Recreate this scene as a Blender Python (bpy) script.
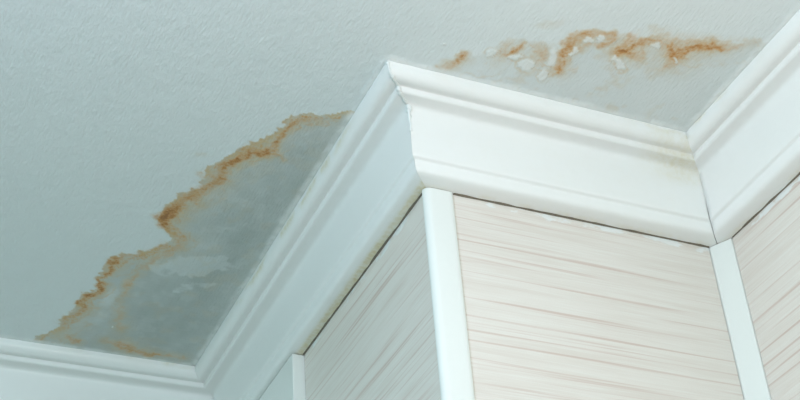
import bpy, bmesh, math
import numpy as np
from mathutils import Matrix, Vector

for o in list(bpy.data.objects):
    bpy.data.objects.remove(o, do_unlink=True)
S = bpy.context.scene
COL = S.collection

# ------------------------------------------------------------------ camera
H = 2.5                                  # ceiling height (m)
F_PX = 1426.8                            # focal length for an 800 px wide frame
CAM = np.array([-0.54675, -1.03745, -0.95626])   # relative to the ceiling corner of the chase
PITCH, YAW, ROLL = 2.19421468, -0.46135228, -0.08149018


def rz(a):
    return np.array([[math.cos(a), -math.sin(a), 0], [math.sin(a), math.cos(a), 0], [0, 0, 1]])


def rx(a):
    return np.array([[1, 0, 0], [0, math.cos(a), -math.sin(a)], [0, math.sin(a), math.cos(a)]])


ROT = rz(YAW) @ rx(PITCH) @ rz(ROLL)
cd = bpy.data.cameras.new('camera')
cam = bpy.data.objects.new('camera', cd)
COL.objects.link(cam)
cd.sensor_width = 36.0
cd.lens = 36.0 * F_PX / 800.0
cd.clip_start = 0.01
m4 = np.eye(4)
m4[:3, :3] = ROT
m4[:3, 3] = CAM + np.array([0, 0, H])
cam.matrix_world = Matrix([list(r) for r in m4])
S.camera = cam

# ------------------------------------------------------------------ world and light
w = bpy.data.worlds.new('daylight')
S.world = w
w.use_nodes = True
bg = w.node_tree.nodes['Background']
bg.inputs['Color'].default_value = (0.43, 1.0, 0.93, 1)
bg.inputs['Strength'].default_value = 0.88


def point_light(name, loc, radius, energy, col):
    """added point light above the frame, placed and tinted to balance the surfaces"""
    ld = bpy.data.lights.new(name, 'POINT')
    ld.shadow_soft_size = radius
    ld.energy = energy
    ld.color = col
    o = bpy.data.objects.new(name, ld)
    o.location = loc
    COL.objects.link(o)
    return o


point_light('added_point_light', (-0.04, -0.68, 2.12), 0.12, 5.3, (1.0, 0.92, 0.89))  # no fixture here: unseen lights added to set moulding and ceiling brightness
point_light('added_point_light', (-0.80, -0.70, 2.20), 0.12, 20.5, (0.79, 0.83, 1.0))

vs = S.view_settings
vs.view_transform = 'Standard'
vs.look = 'None'
vs.exposure = 0.0
vs.gamma = 1.0
vs.use_curve_mapping = False

W = 0.3581      # width of the chase face
L = 0.6540      # depth of the chase
TOP = H
FAR = 2.6       # how far the room walls run on

# ------------------------------------------------------------------ helpers


def ceil_pt(px, py):
    """pixel of the photograph -> point on the ceiling plane (x, y)"""
    v = ROT @ np.array([(px - 400) / F_PX, -(py - 200) / F_PX, -1.0])
    s = -CAM[2] / v[2]
    p = CAM + s * v
    return p[0], p[1]


def link(name, me, mat=None, parent=None, kind=None, label=None, cat=None, group=None):
    o = bpy.data.objects.new(name, me)
    COL.objects.link(o)
    if mat is not None:
        me.materials.append(mat)
    if parent is not None:
        o.parent = parent
    if kind:
        o['kind'] = kind
    if label:
        o['label'] = label
    if cat:
        o['category'] = cat
    if group:
        o['group'] = group
    return o


def mesh_from(name, verts, faces, smooth=False, angle=None):
    me = bpy.data.meshes.new(name)
    me.from_pydata([tuple(v) for v in verts], [], faces)
    bm = bmesh.new()
    bm.from_mesh(me)
    bmesh.ops.recalc_face_normals(bm, faces=bm.faces)
    bm.to_mesh(me)
    bm.free()
    if smooth:
        me.polygons.foreach_set('use_smooth', [True] * len(me.polygons))
        if angle:
            me.set_sharp_from_angle(angle=math.radians(angle))
    me.update()
    return me


def box_mesh(name, x0, x1, y0, y1, z0, z1, bevel=0.0):
    bm = bmesh.new()
    bmesh.ops.create_cube(bm, size=1.0)
    for v in bm.verts:
        v.co = Vector(((x0 + x1) / 2 + v.co.x * (x1 - x0), (y0 + y1) / 2 + v.co.y * (y1 - y0), (z0 + z1) / 2 + v.co.z * (z1 - z0)))
    if bevel:
        bmesh.ops.bevel(bm, geom=list(bm.edges), offset=bevel, segments=2, affect='EDGES', profile=0.6)
    me = bpy.data.meshes.new(name)
    bm.to_mesh(me)
    bm.free()
    return me


def hash2(ix, iy, seed):
    n = (ix.astype(np.int64) * 374761393 + iy.astype(np.int64) * 668265263 + seed * 974634777) & 0x7fffffff
    n = (n ^ (n >> 13)) * 1274126177 & 0x7fffffff
    n = n ^ (n >> 16)
    return (n & 0xffff) / 65535.0


def vnoise(x, y, seed):
    ix = np.floor(x)
    iy = np.floor(y)
    fx = x - ix
    fy = y - iy
    fx = fx * fx * (3 - 2 * fx)
    fy = fy * fy * (3 - 2 * fy)
    ix = ix.astype(np.int64)
    iy = iy.astype(np.int64)
    a = hash2(ix, iy, seed)
    b = hash2(ix + 1, iy, seed)
    c = hash2(ix, iy + 1, seed)
    d = hash2(ix + 1, iy + 1, seed)
    return (a * (1 - fx) + b * fx) * (1 - fy) + (c * (1 - fx) + d * fx) * fy


def fbm(x, y, freq, seed, octv=4):
    t = np.zeros_like(x)
    amp = 0.5
    tot = 0
    for k in range(octv):
        t += amp * vnoise(x * freq + 17.3 * k, y * freq - 9.1 * k, seed + k)
        tot += amp
        amp *= 0.5
        freq *= 2.03
    return t / tot


def sstep(a, b, x):
    t = np.clip((x - a) / (b - a), 0, 1)
    return t * t * (3 - 2 * t)


def seg_dist(x, y, a, b):
    dx, dy = b[0] - a[0], b[1] - a[1]
    t = np.clip(((x - a[0]) * dx + (y - a[1]) * dy) / (dx * dx + dy * dy + 1e-12), 0, 1)
    return np.hypot(x - a[0] - t * dx, y - a[1] - t * dy), t


def poly_sd(x, y, P):
    """signed distance, positive inside"""
    d = np.full_like(x, 1e9)
    ins = np.zeros(x.shape, bool)
    n = len(P)
    for i in range(n):
        a, b = P[i], P[(i + 1) % n]
        d = np.minimum(d, seg_dist(x, y, a, b)[0])
        c = ((a[1] > y) != (b[1] > y)) & (x < (b[0] - a[0]) * (y - a[1]) / (b[1] - a[1] + 1e-12) + a[0])
        ins ^= c
    return np.where(ins, d, -d)


# ------------------------------------------------------------------ materials


def new_mat(name, rough=0.5):
    m = bpy.data.materials.new(name)
    m.use_nodes = True
    nt = m.node_tree
    b = nt.nodes['Principled BSDF']
    b.inputs['Roughness'].default_value = rough
    return m, nt, b


class NB:
    def __init__(self, nt):
        self.nt = nt

    def n(self, t, **k):
        nd = self.nt.nodes.new(t)
        for a, v in k.items():
            setattr(nd, a, v)
        return nd

    def set(self, sock, v):
        if isinstance(v, bpy.types.NodeSocket):
            self.nt.links.new(v, sock)
        elif isinstance(v, (tuple, list)) and len(v) == 3 and sock.type == 'RGBA':
            sock.default_value = (*v, 1)
        else:
            sock.default_value = v

    def math(self, op, a, b=0.0, clamp=False):
        nd = self.n('ShaderNodeMath', operation=op, use_clamp=clamp)
        self.set(nd.inputs[0], a)
        self.set(nd.inputs[1], b)
        return nd.outputs[0]

    def mix(self, f, a, b, mode='MIX'):
        nd = self.n('ShaderNodeMix', data_type='RGBA', blend_type=mode)
        self.set(nd.inputs['Factor'], f)
        self.set(nd.inputs[6], a)
        self.set(nd.inputs[7], b)
        return nd.outputs[2]

    def noise(self, vec, scale, detail=4.0, rough=0.55, dist=0.0):
        nd = self.n('ShaderNodeTexNoise')
        if vec is not None:
            self.nt.links.new(vec, nd.inputs['Vector'])
        nd.inputs['Scale'].default_value = scale
        nd.inputs['Detail'].default_value = detail
        nd.inputs['Roughness'].default_value = rough
        nd.inputs['Distortion'].default_value = dist
        return nd.outputs['Fac']

    def ramp(self, fac, stops):
        nd = self.n('ShaderNodeValToRGB')
        e = nd.color_ramp.elements
        while len(e) < len(stops):
            e.new(0.5)
        for k, (p, c) in enumerate(stops):
            e[k].position = p
            e[k].color = (*c, 1) if len(c) == 3 else c
        self.nt.links.new(fac, nd.inputs[0])
        return nd.outputs[0]

    def maprange(self, v, a, b, c=0.0, d=1.0):
        nd = self.n('ShaderNodeMapRange', interpolation_type='SMOOTHSTEP')
        self.set(nd.inputs[0], v)
        for i, q in enumerate((a, b, c, d)):
            nd.inputs[i + 1].default_value = q
        return nd.outputs[0]

    def mapping(self, vec, scale=(1, 1, 1), rot=(0, 0, 0), loc=(0, 0, 0)):
        nd = self.n('ShaderNodeMapping')
        self.nt.links.new(vec, nd.inputs[0])
        nd.inputs['Scale'].default_value = scale
        nd.inputs['Rotation'].default_value = rot
        nd.inputs['Location'].default_value = loc
        return nd.outputs[0]

    def bump(self, h, strength, dist, normal=None):
        nd = self.n('ShaderNodeBump')
        nd.inputs['Strength'].default_value = strength
        nd.inputs['Distance'].default_value = dist
        self.nt.links.new(h, nd.inputs['Height'])
        if normal is not None:
            self.nt.links.new(normal, nd.inputs['Normal'])
        return nd.outputs[0]


def ceiling_material():
    m, nt, b = new_mat('ceiling_paint_water_stained', 0.62)
    q = NB(nt)
    co = q.n('ShaderNodeTexCoord').outputs['Object']
    at = q.n('ShaderNodeAttribute', attribute_name='stain')
    sep = q.n('ShaderNodeSeparateColor')
    nt.links.new(at.outputs['Color'], sep.inputs[0])
    rust, damp, tan, flake = sep.outputs[0], sep.outputs[1], sep.outputs[2], at.outputs['Alpha']
    # brushed emulsion: soft tonal variation of the paint itself
    big = q.noise(co, 5, 3)
    base = q.mix(big, (0.735, 0.780, 0.785), (0.775, 0.815, 0.815))
    brush = q.noise(q.mapping(co, (60, 320, 60), (0, 0, 0.9)), 1.0, 3)
    dampcol = q.mix(brush, (0.380, 0.430, 0.415), (0.450, 0.490, 0.470))
    c = q.mix(damp, base, dampcol)
    fine = q.noise(co, 260, 4, 0.6)
    tanf = q.math('MULTIPLY', tan, q.maprange(fine, 0.25, 0.7, 0.65, 1.1), True)
    c = q.mix(tanf, c, (0.60, 0.47, 0.28))
    rf = q.math('MULTIPLY', rust, q.maprange(fine, 0.25, 0.75, 0.72, 1.22), True)
    rcol = q.ramp(rf, [(0.0, (0.62, 0.50, 0.30)), (0.40, (0.63, 0.38, 0.16)), (0.75, (0.54, 0.26, 0.075)), (1.0, (0.36, 0.15, 0.04))])
    c = q.mix(q.math('MULTIPLY', rf, 1.25, True), c, rcol)
    c = q.mix(flake, c, (0.82, 0.84, 0.83))
    nt.links.new(c, b.inputs['Base Color'])
    # relief: roller / brush texture, and the blistered edge of the flakes
    r1 = q.noise(q.mapping(co, (330, 95, 90), (0, 0, 0.12)), 1.0, 3, 0.55)
    r2 = q.noise(co, 45, 3)
    h = q.math('ADD', q.math('MULTIPLY', r1, 0.7), q.math('MULTIPLY', r2, 0.8))
    n1 = q.bump(h, 0.42, 0.004)
    n2 = q.bump(flake, 0.35, 0.002, n1)
    n3 = q.bump(rf, 0.25, 0.0012, n2)
    nt.links.new(n3, b.inputs['Normal'])
    nt.links.new(q.maprange(damp, 0, 1, 0.62, 0.48), b.inputs['Roughness'])
    return m


def crown_material():
    m, nt, b = new_mat('crown_white_gloss_paint', 0.34)
    q = NB(nt)
    co = q.n('ShaderNodeTexCoord').outputs['Object']
    at = q.n('ShaderNodeAttribute', attribute_name='stain')
    st = at.outputs['Fac']
    base = q.mix(q.noise(co, 7, 3), (0.885, 0.880, 0.870), (0.915, 0.908, 0.898))
    fine = q.noise(co, 180, 4, 0.6)
    f = q.math('MULTIPLY', st, q.maprange(fine, 0.3, 0.7, 0.55, 1.2), True)
    c = q.mix(f, base, (0.70, 0.60, 0.36))
    nt.links.new(c, b.inputs['Base Color'])
    h = q.noise(co, 60, 4, 0.5)
    h2 = q.noise(co, 420, 2, 0.5)
    hh = q.math('ADD', h, q.math('MULTIPLY', h2, 0.12))
    nt.links.new(q.bump(hh, 0.22, 0.0035), b.inputs['Normal'])
    b.inputs['Coat Weight'].default_value = 0.12
    return m


def panel_material():
    """laminate wall panel with fine horizontal streaks and smeared white filler near its top edge"""
    m, nt, b = new_mat('streaked_laminate', 0.42)
    q = NB(nt)
    co = q.n('ShaderNodeTexCoord').outputs['Object']
    v1 = q.mapping(co, (3.2, 3.2, 250))
    v2 = q.mapping(co, (6.5, 6.5, 120), (0, 0, 0), (3.1, 1.7, 8.8))
    v3 = q.mapping(co, (16, 16, 620), (0, 0, 0), (9, 4, 2))
    n1 = q.noise(v1, 1.0, 2, 0.5)
    n2 = q.noise(v2, 1.0, 3, 0.6)
    n3 = q.noise(v3, 1.0, 2, 0.5)
    streak = q.maprange(n1, 0.53, 0.72)
    broad = q.maprange(n2, 0.35, 0.72)
    hair = q.maprange(n3, 0.45, 0.75)
    c = q.mix(broad, (0.792, 0.736, 0.684), (0.742, 0.672, 0.615))
    c = q.mix(q.math('MULTIPLY', hair, 0.45), c, (0.84, 0.82, 0.78))
    c = q.mix(q.math('MULTIPLY', streak, 0.80), c, (0.62, 0.475, 0.415))
    weave = q.noise(q.mapping(co, (900, 900, 500)), 1.0, 1)
    c = q.mix(q.math('MULTIPLY', q.maprange(weave, 0.4, 0.7), 0.10), c, (0.62, 0.57, 0.52))
    # filler smears, only within a couple of centimetres of the panel's top edge
    sp = q.n('ShaderNodeSeparateXYZ')
    nt.links.new(co, sp.inputs[0])
    edge = q.maprange(sp.outputs['Z'], TOP - 0.120, TOP - 0.106)
    sm = q.noise(q.mapping(co, (26, 26, 70)), 1.0, 4, 0.6)
    smear = q.maprange(q.math('ADD', sm, q.math('MULTIPLY', edge, 0.34)), 0.84, 0.93)
    c = q.mix(smear, c, (0.83, 0.83, 0.82))
    nt.links.new(c, b.inputs['Base Color'])
    hh = q.math('ADD', q.math('MULTIPLY', streak, -0.5), q.math('MULTIPLY', smear, 1.0))
    nt.links.new(q.bump(hh, 0.25, 0.001), b.inputs['Normal'])
    return m


def plain(name, col, rough, bump=0.0, scale=120, var=0.03):
    m, nt, b = new_mat(name, rough)
    q = NB(nt)
    co = q.n('ShaderNodeTexCoord').outputs['Object']
    nz = q.noise(co, scale, 3)
    nt.links.new(q.mix(nz, tuple(v * (1 - var) for v in col), tuple(min(1, v * (1 + var)) for v in col)), b.inputs['Base Color'])
    if bump:
        nt.links.new(q.bump(nz, bump, 0.002), b.inputs['Normal'])
    return m


M_CEIL = ceiling_material()
M_CROWN = crown_material()
M_PANEL = panel_material()
M_PLASTER = plain('wall_white_paint', (0.80, 0.82, 0.81), 0.6, 0.2, 60)
M_TRIM = plain('white_plastic_trim', (0.83, 0.845, 0.82), 0.30, 0.05, 200, 0.012)
M_GROUT = plain('dirty_sealant', (0.20, 0.165, 0.125), 0.8, 0.4, 300, 0.35)
M_FILLER = plain('dried_filler', (0.84, 0.86, 0.85), 0.55, 0.3, 200)
M_FLOOR = plain('floor_laminate', (0.26, 0.19, 0.13), 0.5, 0.05, 20, 0.06)

# ------------------------------------------------------------------ ceiling with its water stains
step = 0.0016
xs = np.concatenate([[-FAR], np.linspace(-1.4, -0.46, 4), np.arange(-0.445, W, step), [W + 0.06]])
ys = np.concatenate([[-FAR], np.linspace(-1.4, -0.32, 5), np.arange(-0.305, L, step), [L + 0.06]])
nx, ny = len(xs), len(ys)
GX, GY = np.meshgrid(xs, ys, indexing='ij')
X = GX.ravel()
Y = GY.ravel()
# wobble the lookup so every outline gets the ragged edge of a dried tide mark
wx = X + 0.016 * (fbm(X, Y, 38, 3, 4) - 0.5) + 0.010 * (fbm(X, Y, 150, 4, 3) - 0.5)
wy = Y + 0.020 * (fbm(X, Y, 38, 7, 4) - 0.5) + 0.012 * (fbm(X, Y, 150, 8, 3) - 0.5)

P = lambda pts: [ceil_pt(*p) for p in pts]
left_poly = P([(47, 334), (61, 321), (78, 304), (76, 297), (96, 286), (96, 276), (109, 263), (128, 254), (149, 252), (164, 243), (173, 238),
               (163, 228), (158, 220), (167, 205), (181, 196), (200, 189), (198, 175), (216, 167), (225, 158), (244, 148), (257, 143), (265, 132),
               (280, 126), (283, 118), (300, 115), (318, 116), (350, 112)]) + [(-0.02, 0.05), (-0.02, 0.63), (-0.31, 0.63)]
right_poly = P([(430, 72), (439, 62), (462, 52), (480, 56), (494, 50), (508, 40), (530, 37), (546, 48), (556, 58), (562, 46), (568, 40),
                (590, 31), (612, 31), (630, 42), (650, 38), (672, 40), (700, 43), (730, 41), (756, 39)]) + [(0.34, -0.22), (0.34, -0.02), (0.0, -0.02)]
sl = poly_sd(wx, wy, left_poly)
sr = poly_sd(wx, wy, right_poly)


def strokes(pts):
    """pixel polyline with (x, y, width px, strength)"""
    out = np.zeros_like(X)
    for a, b in zip(pts[:-1], pts[1:]):
        d, t = seg_dist(wx, wy, ceil_pt(a[0], a[1]), ceil_pt(b[0], b[1]))
        ww = (a[2] + (b[2] - a[2]) * t) * 0.0015
        ii = a[3] + (b[3] - a[3]) * t
        out = np.maximum(out, ii * np.exp(-(d / ww) ** 2.8))
    return out


n_mid = fbm(X, Y, 55, 21, 4)
n_fin = fbm(X, Y, 190, 31, 3)
ridge = 1 - np.abs(2 * fbm(X + 0.01 * n_mid, Y, 75, 41, 4) - 1) * 2.6
ridge = np.clip(ridge, 0, 1)

rust_lines = [
    [(335, 124, 7, .12), (318, 122, 5, .38), (300, 122, 5, .62), (289, 126, 5, .72), (279, 136, 5, .7), (271, 148, 5, .75), (262, 150, 6, .95),
     (250, 151, 7, 1.0), (240, 158, 6, .85), (232, 163, 7, 1.0), (222, 172, 7, .8), (214, 182, 8, .75), (205, 190, 9, .7), (192, 199, 8, .85),
     (178, 207, 9, .95), (167, 215, 9, 1.1), (160, 222, 6, .95), (172, 231, 6, .7), (181, 238, 6, .6), (178, 246, 7, .55), (167, 254, 6, .45)],
    [(262, 150, 3, .8), (272, 153, 3, .6), (285, 158, 3, .3)],
    [(200, 176, 7, .5), (214, 176, 7, .6), (222, 180, 6, .5)],
    [(178, 247, 6, .45), (155, 260, 4, .4), (140, 270, 3, .35), (128, 286, 3, .5), (122, 298, 4, .25), (117, 312, 4, .35), (118, 330, 6, .45)],
    [(164, 244, 5, .5), (149, 253, 5, .5), (130, 256, 5, .6), (112, 264, 5, .85), (110, 272, 4, .8), (98, 277, 4, .85), (100, 287, 5, .9),
     (88, 295, 5, .9), (79, 301, 5, .95), (84, 308, 6, .8), (70, 318, 6, .6), (62, 326, 6, .35)],
    [(68, 338, 6, .5), (78, 341, 4, .6)],
    [(88, 308, 4, .5), (100, 306, 3, .25)],
    [(105, 340, 6, .3), (118, 344, 7, .6), (135, 349, 6, .75), (150, 353, 6, .7), (165, 356, 5, .55), (185, 359, 5, .4)],
]
rust_right = [
    [(440, 65, 4, .28), (450, 61, 5, .45), (460, 56, 4, .75), (463, 54, 3, .5)],
    [(510, 53, 3, .5), (517, 50, 3, .7), (526, 43, 2.5, .45)],
    [(500, 58, 5, .2), (505, 50, 5, .35), (510, 42, 4, .2)],
    [(538, 48, 4, .35), (541, 57, 5, .42), (538, 64, 4, .3)],
    [(558, 70, 5, .65), (561, 62, 4, .7), (564, 52, 4, .75), (568, 44, 5, .7), (578, 38, 5, .75), (590, 34, 5, .65), (603, 33, 4, .7), (612, 36, 4, .6)],
    [(578, 49, 3, .5), (586, 45, 3, .5)],
    [(597, 43, 3, .45), (604, 44, 3, .6), (612, 40, 3, .5)],
    [(618, 54, 5, .6), (626, 49, 7, .85), (631, 47, 7, .75), (640, 42, 4, .65), (652, 45, 4, .45), (662, 44, 4, .4)],
    [(629, 38, 4, .5), (631, 50, 5, .7), (638, 56, 5, .55)],
    [(672, 46, 5, .7), (676, 54, 6, .8), (672, 64, 5, .5), (666, 70, 5, .22)],
    [(676, 52, 5, .65), (690, 50, 6, .75), (704, 49, 5, .8), (718, 47, 4, .8), (732, 44, 4, .45), (752, 41, 6, .18)],
    [(650, 42, 10, .25), (680, 47, 13, .38), (710, 46, 9, .30), (735, 43, 8, .18)],
]
rust = np.zeros_like(X)
for l in rust_lines:
    rust = np.maximum(rust, strokes([(a, b, c * 0.74, d) for a, b, c, d in l]))
rust *= 0.52 + 0.28 * ridge + 0.36 * n_mid
rr = np.zeros_like(X)
for l in rust_right:
    rr = np.maximum(rr, strokes(l))
rr *= 0.42 + 0.36 * ridge + 0.3 * n_mid
rr *= 1.15
# tide rim just inside the outer edge
rimL = np.where(sl > 0, np.exp(-sl / 0.0032), np.exp(sl / 0.0009)) * (0.18 + 0.38 * n_mid)
rimR = np.where(sr > 0, np.exp(-sr / 0.003), np.exp(sr / 0.0009)) * (0.02 + 0.20 * n_mid) * sstep(0.00, 0.06, wx + 0.01)
tide = np.zeros_like(X)
for k_, (off, wd, am) in enumerate([(0.006, 0.0014, .62), (0.0115, 0.0016, .52), (0.018, 0.0018, .42), (0.027, 0.002, .30)]):
    so = off * (0.6 + 0.9 * fbm(X, Y, 28, 151 + k_, 3))
    tide = np.maximum(tide, am * np.exp(-((sl - so) / wd) ** 2) * sstep(0.38, 0.62, fbm(X, Y, 45, 161 + k_, 3)))
    tide = np.maximum(tide, 0.75 * am * np.exp(-((sr - so) / wd) ** 2) * sstep(0.40, 0.64, fbm(X, Y, 45, 171 + k_, 3)) * sstep(-0.03, 0.04, X))
hidden = (X > -0.055) & (Y > -0.055)
rimL *= ~hidden
tide *= ~((X > -0.075) & (Y > -0.055))
rust = np.clip(np.maximum.reduce([rust, rr, rimL * 0.9, rimR * 0.6, tide]), 0, 1)

# pale tan halo around the rust
tan = np.where(sl > -0.001, np.exp(-np.clip(sl, 0, 1) / 0.016) * sstep(-0.001, 0.001, sl), 0) * (0.10 + 1.15 * sstep(0.25, 0.7, fbm(X, Y, 60, 51, 3)))
halo = np.zeros_like(X)
for l in rust_lines:
    halo = np.maximum(halo, strokes([(a, b, c * 2.0, d) for a, b, c, d in l]))
haloR = np.zeros_like(X)
for l in rust_right:
    haloR = np.maximum(haloR, strokes([(a, b, c * 2.1, d) for a, b, c, d in l]))
tan = np.maximum.reduce([tan, 0.95 * halo * sstep(-0.001, 0.0015, sl) * (0.40 + 0.8 * n_mid), 1.05 * haloR * sstep(-0.002, 0.002, sr + 0.004) * (0.3 + 0.9 * n_mid)])
blot = sstep(0.54, 0.72, fbm(X, Y, 48, 61, 4)) * sstep(0.004, 0.02, sl) * 0.16
blotR = sstep(0.56, 0.74, fbm(X, Y, 42, 65, 4)) * sstep(0.004, 0.02, sr) * 0.30
# isolated faint spots
spots = strokes([(198, 155, 5, .22), (205, 153, 4, .22)]) + strokes([(545, 22, 5, .22), (558, 22, 5, .18)]) + strokes([(650, 30, 4, .25), (656, 30, 4, .25)])
# yellowed seam along the moulding
seam = strokes([(345, 118, 6, .35), (320, 160, 4, .15), (300, 192, 4, .2)])
tan = np.clip(np.maximum.reduce([tan, blot, blotR, spots, seam * n_mid]), 0, 1)

# damp body of the stain
dl = sstep(-0.0008, 0.0012, sl)
dl *= 0.62 + 0.38 * sstep(0.004, 0.10, sl + 0.03 * (n_mid - 0.5))
streaks = fbm(X * 0.8 + Y * 0.35, Y * 0.25 - X * 0.6, 60, 71, 3)
pale = strokes([(165, 268, 14, .6), (190, 268, 16, .85), (215, 264, 12, .75), (235, 268, 8, .35)]) + strokes([(175, 290, 6, .4), (210, 285, 8, .5)]) + strokes([(95, 320, 10, .35), (110, 300, 10, .4), (115, 280, 9, .4)]) \
    + strokes([(235, 195, 8, .3), (265, 190, 9, .35)]) + strokes([(285, 165, 7, .35), (300, 175, 7, .3)])
dl *= 1 - 0.42 * sstep(0.28, 0.42, pale * (0.35 + 1.1 * fbm(X, Y, 42, 75, 4)))
dl *= 0.82 + 0.3 * streaks
dr = sstep(-0.0012, 0.0016, sr) * (0.13 + 0.13 * fbm(X, Y, 25, 81, 4)) * (0.55 + 0.45 * sstep(0.02, 0.10, X))
damp = np.clip(np.maximum(dl, dr), 0, 1)


# flakes of paint that have lifted and stay white
def flake_at(lst):
    out = np.zeros_like(X)
    ring = np.zeros_like(X)
    for (px, py, rx_, ry_) in lst:
        c = ceil_pt(px, py)
        ex = ceil_pt(px + rx_, py)
        ey = ceil_pt(px, py + ry_)
        A = np.array([[ex[0] - c[0], ey[0] - c[0]], [ex[1] - c[1], ey[1] - c[1]]])
        Ai = np.linalg.inv(A)
        vx = 0.9 * (wx - X) + X - c[0]
        vy = 0.9 * (wy - Y) + Y - c[1]
        r = np.hypot(Ai[0, 0] * vx + Ai[0, 1] * vy, Ai[1, 0] * vx + Ai[1, 1] * vy)
        out = np.maximum(out, 1 - sstep(0.70, 1.10, r))
        ring = np.maximum(ring, np.exp(-((r - 1.35) / 0.28) ** 2))
    return out, ring


flk, ring = flake_at([(618, 65, 5, 6.5), (527, 66, 7, 7), (552, 59, 5, 9), (544, 75, 4, 5), (516, 58, 5, 3), (493, 53, 4, 4), (588, 40, 4, 3),
                (615, 58, 3, 3), (654, 47, 5, 3), (573, 50, 3, 4), (600, 38, 3, 3.5), (677, 58, 2, 3)])
flk *= 0.66
rust = np.clip(np.maximum(rust * (1 - flk), 0.22 * ring * sstep(0.3, 0.6, n_mid)), 0, 1)
tan = np.clip(np.maximum(tan, 0.5 * ring * n_mid), 0, 1)
flk = np.maximum(flk, 0.9 * flake_at([(447, 44, 4, 1.0), (110, 327, 1.4, 1.2)])[0])
flk = np.maximum(flk, 0.10 * sstep(0.55, 0.75, fbm(X, Y, 70, 91, 3)) * sstep(0.01, 0.03, sl))

U0 = 0.064
dA = np.where(Y > -U0, -U0 - X, 9.0)
dB = np.where(X > -U0, -U0 - Y, 9.0)
dD = (W - U0) - X
dE = (L - U0) - Y
inA = np.where(X < -U0 + 0.01, dA, 9.0)
inB = np.where((X > -U0) & (Y < -U0 + 0.01), dB, 9.0)
dcr = np.minimum.reduce([np.abs(np.where(Y > -U0, inA, 9.0)), np.abs(inB), np.where(Y < -U0 + 0.01, np.abs(dD), 9.0), np.where(X < -U0 + 0.01, np.abs(dE), 9.0),
                         np.hypot(X + U0, Y + U0)])
cut = 0.003 + 0.0085 * fbm(X, Y, 30, 141, 4)
over = (1 - sstep(0.25, 1.25, dcr / cut)) * (0.55 + 0.45 * sstep(0.3, 0.6, fbm(X, Y, 90, 145, 3)))
over *= np.where(np.minimum(sl, 1) > 0.01, 0.8, 1.0)
flk = np.maximum(flk, 0.95 * over)

bumps = 0.0008 * (flk > 0.3) * flk + 0.0006 * np.clip(rust, 0, 1) * (n_fin - 0.4)
Z = np.full_like(X, TOP) - bumps

verts = np.stack([X, Y, Z], 1)
idx = np.arange(nx * ny).reshape(nx, ny)
fa = np.stack([idx[:-1, :-1], idx[:-1, 1:], idx[1:, 1:], idx[1:, :-1]], -1).reshape(-1, 4)   # facing down
cx = X[fa].mean(1)
cy = Y[fa].mean(1)
fa = fa[~((cx > 0.004) & (cy > 0.004))]
used = np.unique(fa)
remap = -np.ones(nx * ny, int)
remap[used] = np.arange(len(used))
fa = remap[fa]
me = bpy.data.meshes.new('ceiling')
me.vertices.add(len(used))
me.vertices.foreach_set('co', verts[used].astype(np.float32).ravel())
me.loops.add(fa.size)
me.loops.foreach_set('vertex_index', fa.astype(np.int32).ravel())
me.polygons.add(len(fa))
me.polygons.foreach_set('loop_start', (np.arange(len(fa)) * 4).astype(np.int32))
me.polygons.foreach_set('loop_total', np.full(len(fa), 4, np.int32))
me.update(calc_edges=True)
me.validate()
a = me.attributes.new('stain', 'FLOAT_COLOR', 'POINT')
a.data.foreach_set('color', np.stack([rust, damp, tan, flk], 1)[used].astype(np.float32).ravel())
me.polygons.foreach_set('use_smooth', [True] * len(fa))
link('ceiling', me, M_CEIL, kind='structure', cat='ceiling', label='white painted ceiling with brown water stains and damp grey patches')

# floor of the room, unseen below the frame; stretched and darkened to cut light from below
link('floor', box_mesh('floor', -7.0, W + 0.06, -7.0, L + 0.06, -0.05, 0.0), M_FLOOR, kind='structure', cat='floor', label='brown wooden floor of the room')

# ------------------------------------------------------------------ walls and their cladding
PB = TOP - 0.1022          # top edge of the cladding, tucked under the moulding
TH = 0.006                 # cladding thickness
A_END = 0.352              # the cladding on the chase side stops here


def wall(name, b, label):
    return link(name, box_mesh(name, *b), M_PLASTER, kind='structure', cat='wall', label=label)


w_front = wall('wall_front', (TH, W + TH, TH, 0.06, 0, TOP - 0.0005), 'front face of the boxed-out chase clad in streaked panel')
w_left = wall('wall_left', (TH, 0.06, 0.06, L + TH, 0, TOP - 0.0005), 'shaded side of the boxed-out chase, streaked panel then white paint')
w_right = wall('wall_right', (W + TH, W + 0.06, -FAR, TH, 0, TOP - 0.0005), 'side wall at the right clad in streaked beige panel')
w_back = wall('wall_back', (-FAR, TH, L + TH, L + 0.06, 0, TOP - 0.0005), 'plain white far wall beyond the chase')

link('panel', box_mesh('panel_front', 0.0290, W - 0.0148, 0.0, TH, 0.0, PB, 0.0004), M_PANEL, w_front, label='beige laminate panel with fine brown streaks')
link('panel', box_mesh('panel_left', 0.0, TH, 0.0066, A_END, 0.0, PB, 0.0004), M_PANEL, w_left, label='beige laminate panel with fine brown streaks')
link('panel', box_mesh('panel_right', W, W + TH, -FAR, -0.0241, 0.0, PB, 0.0004), M_PANEL, w_right, label='beige laminate panel with fine brown streaks')
link('painted_board', box_mesh('painted_board', 0.0, TH, 0.601, L, 0.0, PB, 0.0004), M_PLASTER, w_left, label='plain white painted board')
link('painted_board', box_mesh('painted_board_far', -FAR, 0.0, L, L + TH, 0.0, PB, 0.0004), M_PLASTER, w_back)

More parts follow.
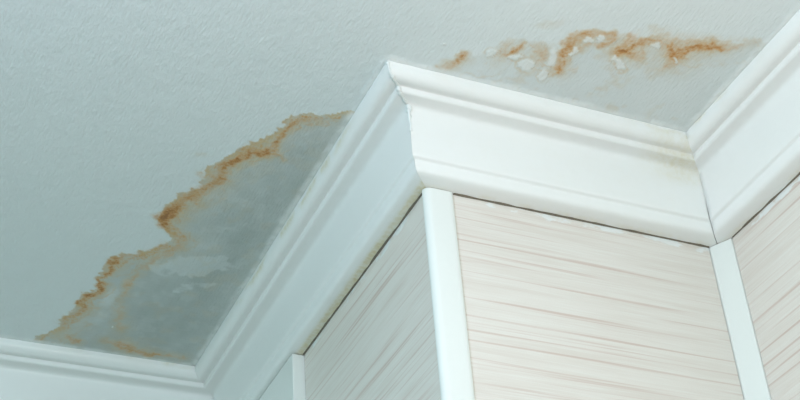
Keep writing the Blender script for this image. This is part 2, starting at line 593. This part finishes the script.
# ------------------------------------------------------------------ crown moulding, four mitred lengths
prof = [(0.0640, 0.0006), (0.0642, -0.0036), (0.0636, -0.0072), (0.0621, -0.0104), (0.0599, -0.0130), (0.0573, -0.0147), (0.0547, -0.0153), (0.0520, -0.0149),
        (0.0490, -0.0141), (0.0464, -0.0135), (0.0456, -0.0142), (0.0456, -0.0164), (0.0451, -0.0185), (0.0438, -0.0198), (0.0420, -0.0201), (0.0380, -0.0198),
        (0.0335, -0.0198), (0.0298, -0.0204), (0.0276, -0.0222), (0.0263, -0.0255), (0.0256, -0.0310), (0.0252, -0.0400), (0.0252, -0.0500), (0.0254, -0.0600),
        (0.0256, -0.0700), (0.0258, -0.0790), (0.0257, -0.0820), (0.0249, -0.0837), (0.0234, -0.0845), (0.0222, -0.0854), (0.0220, -0.0880), (0.0219, -0.0925),
        (0.0209, -0.0965), (0.0186, -0.0988), (0.0142, -0.1002), (0.0092, -0.1011), (0.0050, -0.1016)]
back = [(0.0002, -0.1016), (0.0002, 0.0006)]


def smooth_profile(p):
    """one Chaikin-like pass so the beads read round"""
    out = [p[0]]
    for a_, b_ in zip(p[:-1], p[1:]):
        out.append((a_[0] * .75 + b_[0] * .25, a_[1] * .75 + b_[1] * .25))
        out.append((a_[0] * .25 + b_[0] * .75, a_[1] * .25 + b_[1] * .75))
    out.append(p[-1])
    return out


FACE = smooth_profile(prof)
SEC = FACE + back
wob_rng = np.random.default_rng(5)


def crown(name, place, n, label, stain_fn, gap=None):
    """place(u, t) -> (x, y); t in 0..1 along the length, ends cut to the mitre"""
    rings = []
    st = []
    for i in range(n + 1):
        t = i / n
        ring = []
        for (u, z) in SEC:
            tt = t
            x, y = place(u, tt)
            if gap and i == 0:
                dx, dy = gap(u, z)
                x += dx
                y += dy
            ring.append((x, y, TOP + z))
        rings.append(ring)
    V = np.array(rings).reshape(-1, 3)
    k = len(SEC)
    F = []
    for i in range(n):
        for j in range(k):
            F.append((i * k + j, i * k + (j + 1) % k, (i + 1) * k + (j + 1) % k, (i + 1) * k + j))
    F.append(tuple(range(k)))
    F.append(tuple(n * k + j for j in range(k)))
    me_ = mesh_from(name, V, F, True, 50)
    at_ = me_.attributes.new('stain', 'FLOAT', 'POINT')
    at_.data.foreach_set('value', stain_fn(V[:, 0], V[:, 1], V[:, 2] - TOP).astype(np.float32))
    return link(name, me_, M_CROWN, kind='structure', cat='crown moulding', label=label)


def st_front(x, y, z):
    topb = sstep(-0.017, -0.004, z)
    nz = fbm(x, z * 2, 60, 101, 3)
    s = 0.60 * sstep(0.20, 0.34, x) * topb * sstep(0.42, 0.68, nz)
    g = 0.55 * sstep(0.23, 0.30, x) * np.exp(-((z + 0.018) / 0.005) ** 2) * (0.3 + 0.7 * nz)
    g2 = 0.28 * np.exp(-((x - 0.305) / 0.03) ** 2) * np.exp(-((z + 0.030) / 0.010) ** 2)
    lip = 0.2 * sstep(-0.1010, -0.1016, z) * sstep(0.35, 0.6, nz)
    return np.clip(s + g + g2 + lip + 0.05 * nz, 0, 1)


def st_left(x, y, z):
    nz = fbm(y, z * 2, 45, 111, 3)
    s = 0.55 * np.exp(-((z + 0.006) / 0.004) ** 2) * sstep(0.38, 0.62, nz) * sstep(0.02, 0.08, y) * (1 - sstep(0.35, 0.5, y))
    lip = 0.9 * sstep(-0.1006, -0.1014, z) * (0.5 + 0.5 * nz)
    return np.clip(s + lip, 0, 1)


def st_right(x, y, z):
    nz = fbm(y, z * 2, 45, 121, 3)
    s = 0.45 * sstep(-0.016, -0.003, z) * sstep(0.40, 0.66, nz) * sstep(-0.24, -0.06, y)
    lip = 0.2 * sstep(-0.1010, -0.1016, z) * sstep(0.35, 0.6, nz)
    return np.clip(s + lip, 0, 1)


def st_back(x, y, z):
    nz = fbm(x, z * 2, 40, 131, 3)
    return 0.35 * sstep(-0.010, -0.001, z) * sstep(0.45, 0.65, nz) * sstep(-0.3, -0.12, x)


# along-the-wall positions: front -u .. W-u ; left -u .. L-u ; right -u .. -FAR ; back -u .. -FAR
t_front = crown('trim_1', lambda u, t: (W - u + 0.0003 - t * (W + 0.0002), -u), 90, 'bright white crown moulding across the front of the chase', st_front,
                gap=lambda u, z: (-0.0013 * float(sstep(-0.045, -0.075, np.array(z))), 0))
t_left = crown('trim_2', lambda u, t: (-u, -u + 0.0001 + t * (L + 0.0002)), 120, 'shaded white crown moulding along the side of the chase', st_left)
t_right = crown('trim_3', lambda u, t: (W - u, -u + 0.0001 - t * (FAR - 0.07)), 300, 'white crown moulding running up the right hand wall', st_right)
t_back = crown('trim_4', lambda u, t: (-u + 0.0003 - t * (FAR - 0.07), L - u), 260, 'white crown moulding along the far wall at lower left', st_back)


# dirty sealant squeezed into the joint under each length
def sealant(parent, p0, p1, out, seed):
    """irregular little strip from p0 to p1 (x, y), bulging towards out"""
    p0 = np.array(p0)
    p1 = np.array(p1)
    o = np.array(out)
    ln = np.linalg.norm(p1 - p0)
    n = int(ln / 0.006)
    V, F = [], []
    for i in range(n + 1):
        t = i / n
        b_ = p0 + (p1 - p0) * t
        nz = float(fbm(np.array([t * ln]), np.array([0.3]), 70, seed, 3)[0])
        dep = 0.0010 + 0.0024 * nz
        low = 0.0004 + 0.0010 * nz
        for (du, dz) in ((0.0001, -0.1017), (dep, -0.1017), (dep * 0.75, -0.1017 - low * 0.7), (0.0001, -0.1017 - low)):
            V.append((*(b_ + o * du), TOP + dz))
    for i in range(n):
        for j in range(4):
            F.append((i * 4 + j, i * 4 + (j + 1) % 4, i * 4 + 4 + (j + 1) % 4, i * 4 + 4 + j))
    F += [(0, 1, 2, 3), tuple(n * 4 + j for j in range(4))]
    return link('sealant_line', mesh_from('sealant_line', V, F, True, 40), M_GROUT, parent, label='dirty brown sealant line under the moulding')


sealant(t_front, (0.030, 0), (0.343, 0), (0, -1), 201)
sealant(t_left, (0, 0.007), (0, 0.352), (-1, 0), 211)
sealant(t_right, (W, -0.026), (W, -1.2), (-1, 0), 221)


# lumpy filler along the outer mitre, and a smear in the inner one
def blob_line(name, parent, pts, radii, mat, seed, label):
    V, F = [], []
    k = 8
    pts = [np.array(p) for p in pts]
    n = len(pts)
    for i, (p, r) in enumerate(zip(pts, radii)):
        d = pts[min(i + 1, n - 1)] - pts[max(i - 1, 0)]
        d = d / np.linalg.norm(d)
        a_ = np.cross(d, (0.3, -0.8, 0.5))
        a_ /= np.linalg.norm(a_)
        b_ = np.cross(d, a_)
        for j in range(k):
            an = 2 * math.pi * j / k
            rr_ = r * (0.7 + 0.6 * float(hash2(np.array([i * 3]), np.array([j]), seed)[0]))
            V.append(p + rr_ * (math.cos(an) * a_ + math.sin(an) * b_))
    for i in range(n - 1):
        for j in range(k):
            F.append((i * k + j, i * k + (j + 1) % k, i * k + k + (j + 1) % k, i * k + k + j))
    F += [tuple(range(k)), tuple((n - 1) * k + j for j in range(k))]
    me_ = mesh_from(name, V, F, True)
    return link(name, me_, mat, parent, label=label)


ptsA, radA = [], []
rngb = np.random.default_rng(12)
for i, (u, z) in enumerate(FACE[2:46:1]):
    ptsA.append((-u + 0.0005, -u + 0.0005, TOP + z + 0.0003))
    radA.append(0.0009 + 0.0018 * rngb.random() * (1.0 if z > -0.04 else 0.5))
blob_line('filler', t_front, ptsA, radA, M_FILLER, 7, 'lumpy white filler on the outer mitre')
# a bigger dab beside the bead
blob_line('filler', t_front, [(-0.0285 + k * 0.0010, -0.0285 + 0.0002 * k, TOP - 0.0205 - 0.0014 * k) for k in range(6)],
          [0.0008, 0.0020, 0.0028, 0.0024, 0.0016, 0.0005], M_FILLER, 9, 'small dab of white filler')

# ------------------------------------------------------------------ vertical trims


def prism(name, outline, z0, z1, mat, label, smooth=True, angle=40):
    n = len(outline)
    V = [(x, y, z0) for x, y in outline] + [(x, y, z1) for x, y in outline]
    F = [(i, (i + 1) % n, n + (i + 1) % n, n + i) for i in range(n)] + [tuple(range(n)), tuple(range(n, 2 * n))]
    return link(name, mesh_from(name, V, F, smooth, angle), mat, kind='structure', cat='corner trim', label=label)


# outer corner: rounded plastic angle wrapped round the edge of the chase
R = 0.0075
out = [(0.0282, 0.0058), (0.0282, -0.0022), (0.0272, -0.0032), (0.0230, -0.0036)]
cxr, cyr = -0.0036 + R, -0.0036 + R
for k in range(13):
    an = math.radians(270 - 90 * k / 12)
    out.append((cxr + R * math.cos(an), cyr + R * math.sin(an)))
out += [(-0.0030, 0.0050), (-0.0020, 0.0056), (0.0058, 0.0058)]
prism('trim_5', out, 0.0, TOP - 0.1022, M_TRIM, 'rounded white plastic corner trim on the outer edge of the chase', angle=60)

# inner corner: flat strip set across the corner
out = [(W + 0.0058, 0.0058), (W - 0.0139, 0.0058), (W - 0.0139, -0.0016), (W - 0.0130, -0.0024), (W - 0.0022, -0.0222), (W - 0.0014, -0.0234), (W + 0.0058, -0.0232)]
prism('trim_6', out, 0.0, TOP - 0.1022, M_TRIM, 'flat white strip set across the inner corner at right', smooth=False)

# casing board that closes the cladding on the shaded side; it stands proud, so its lit edge shows
link('trim_7', box_mesh('trim_7', -0.0150, TH, 0.3535, 0.6000, 0.0, TOP - 0.1022, 0.0012), M_TRIM, kind='structure', cat='casing',
     label='white casing board standing proud of the shaded side of the chase')
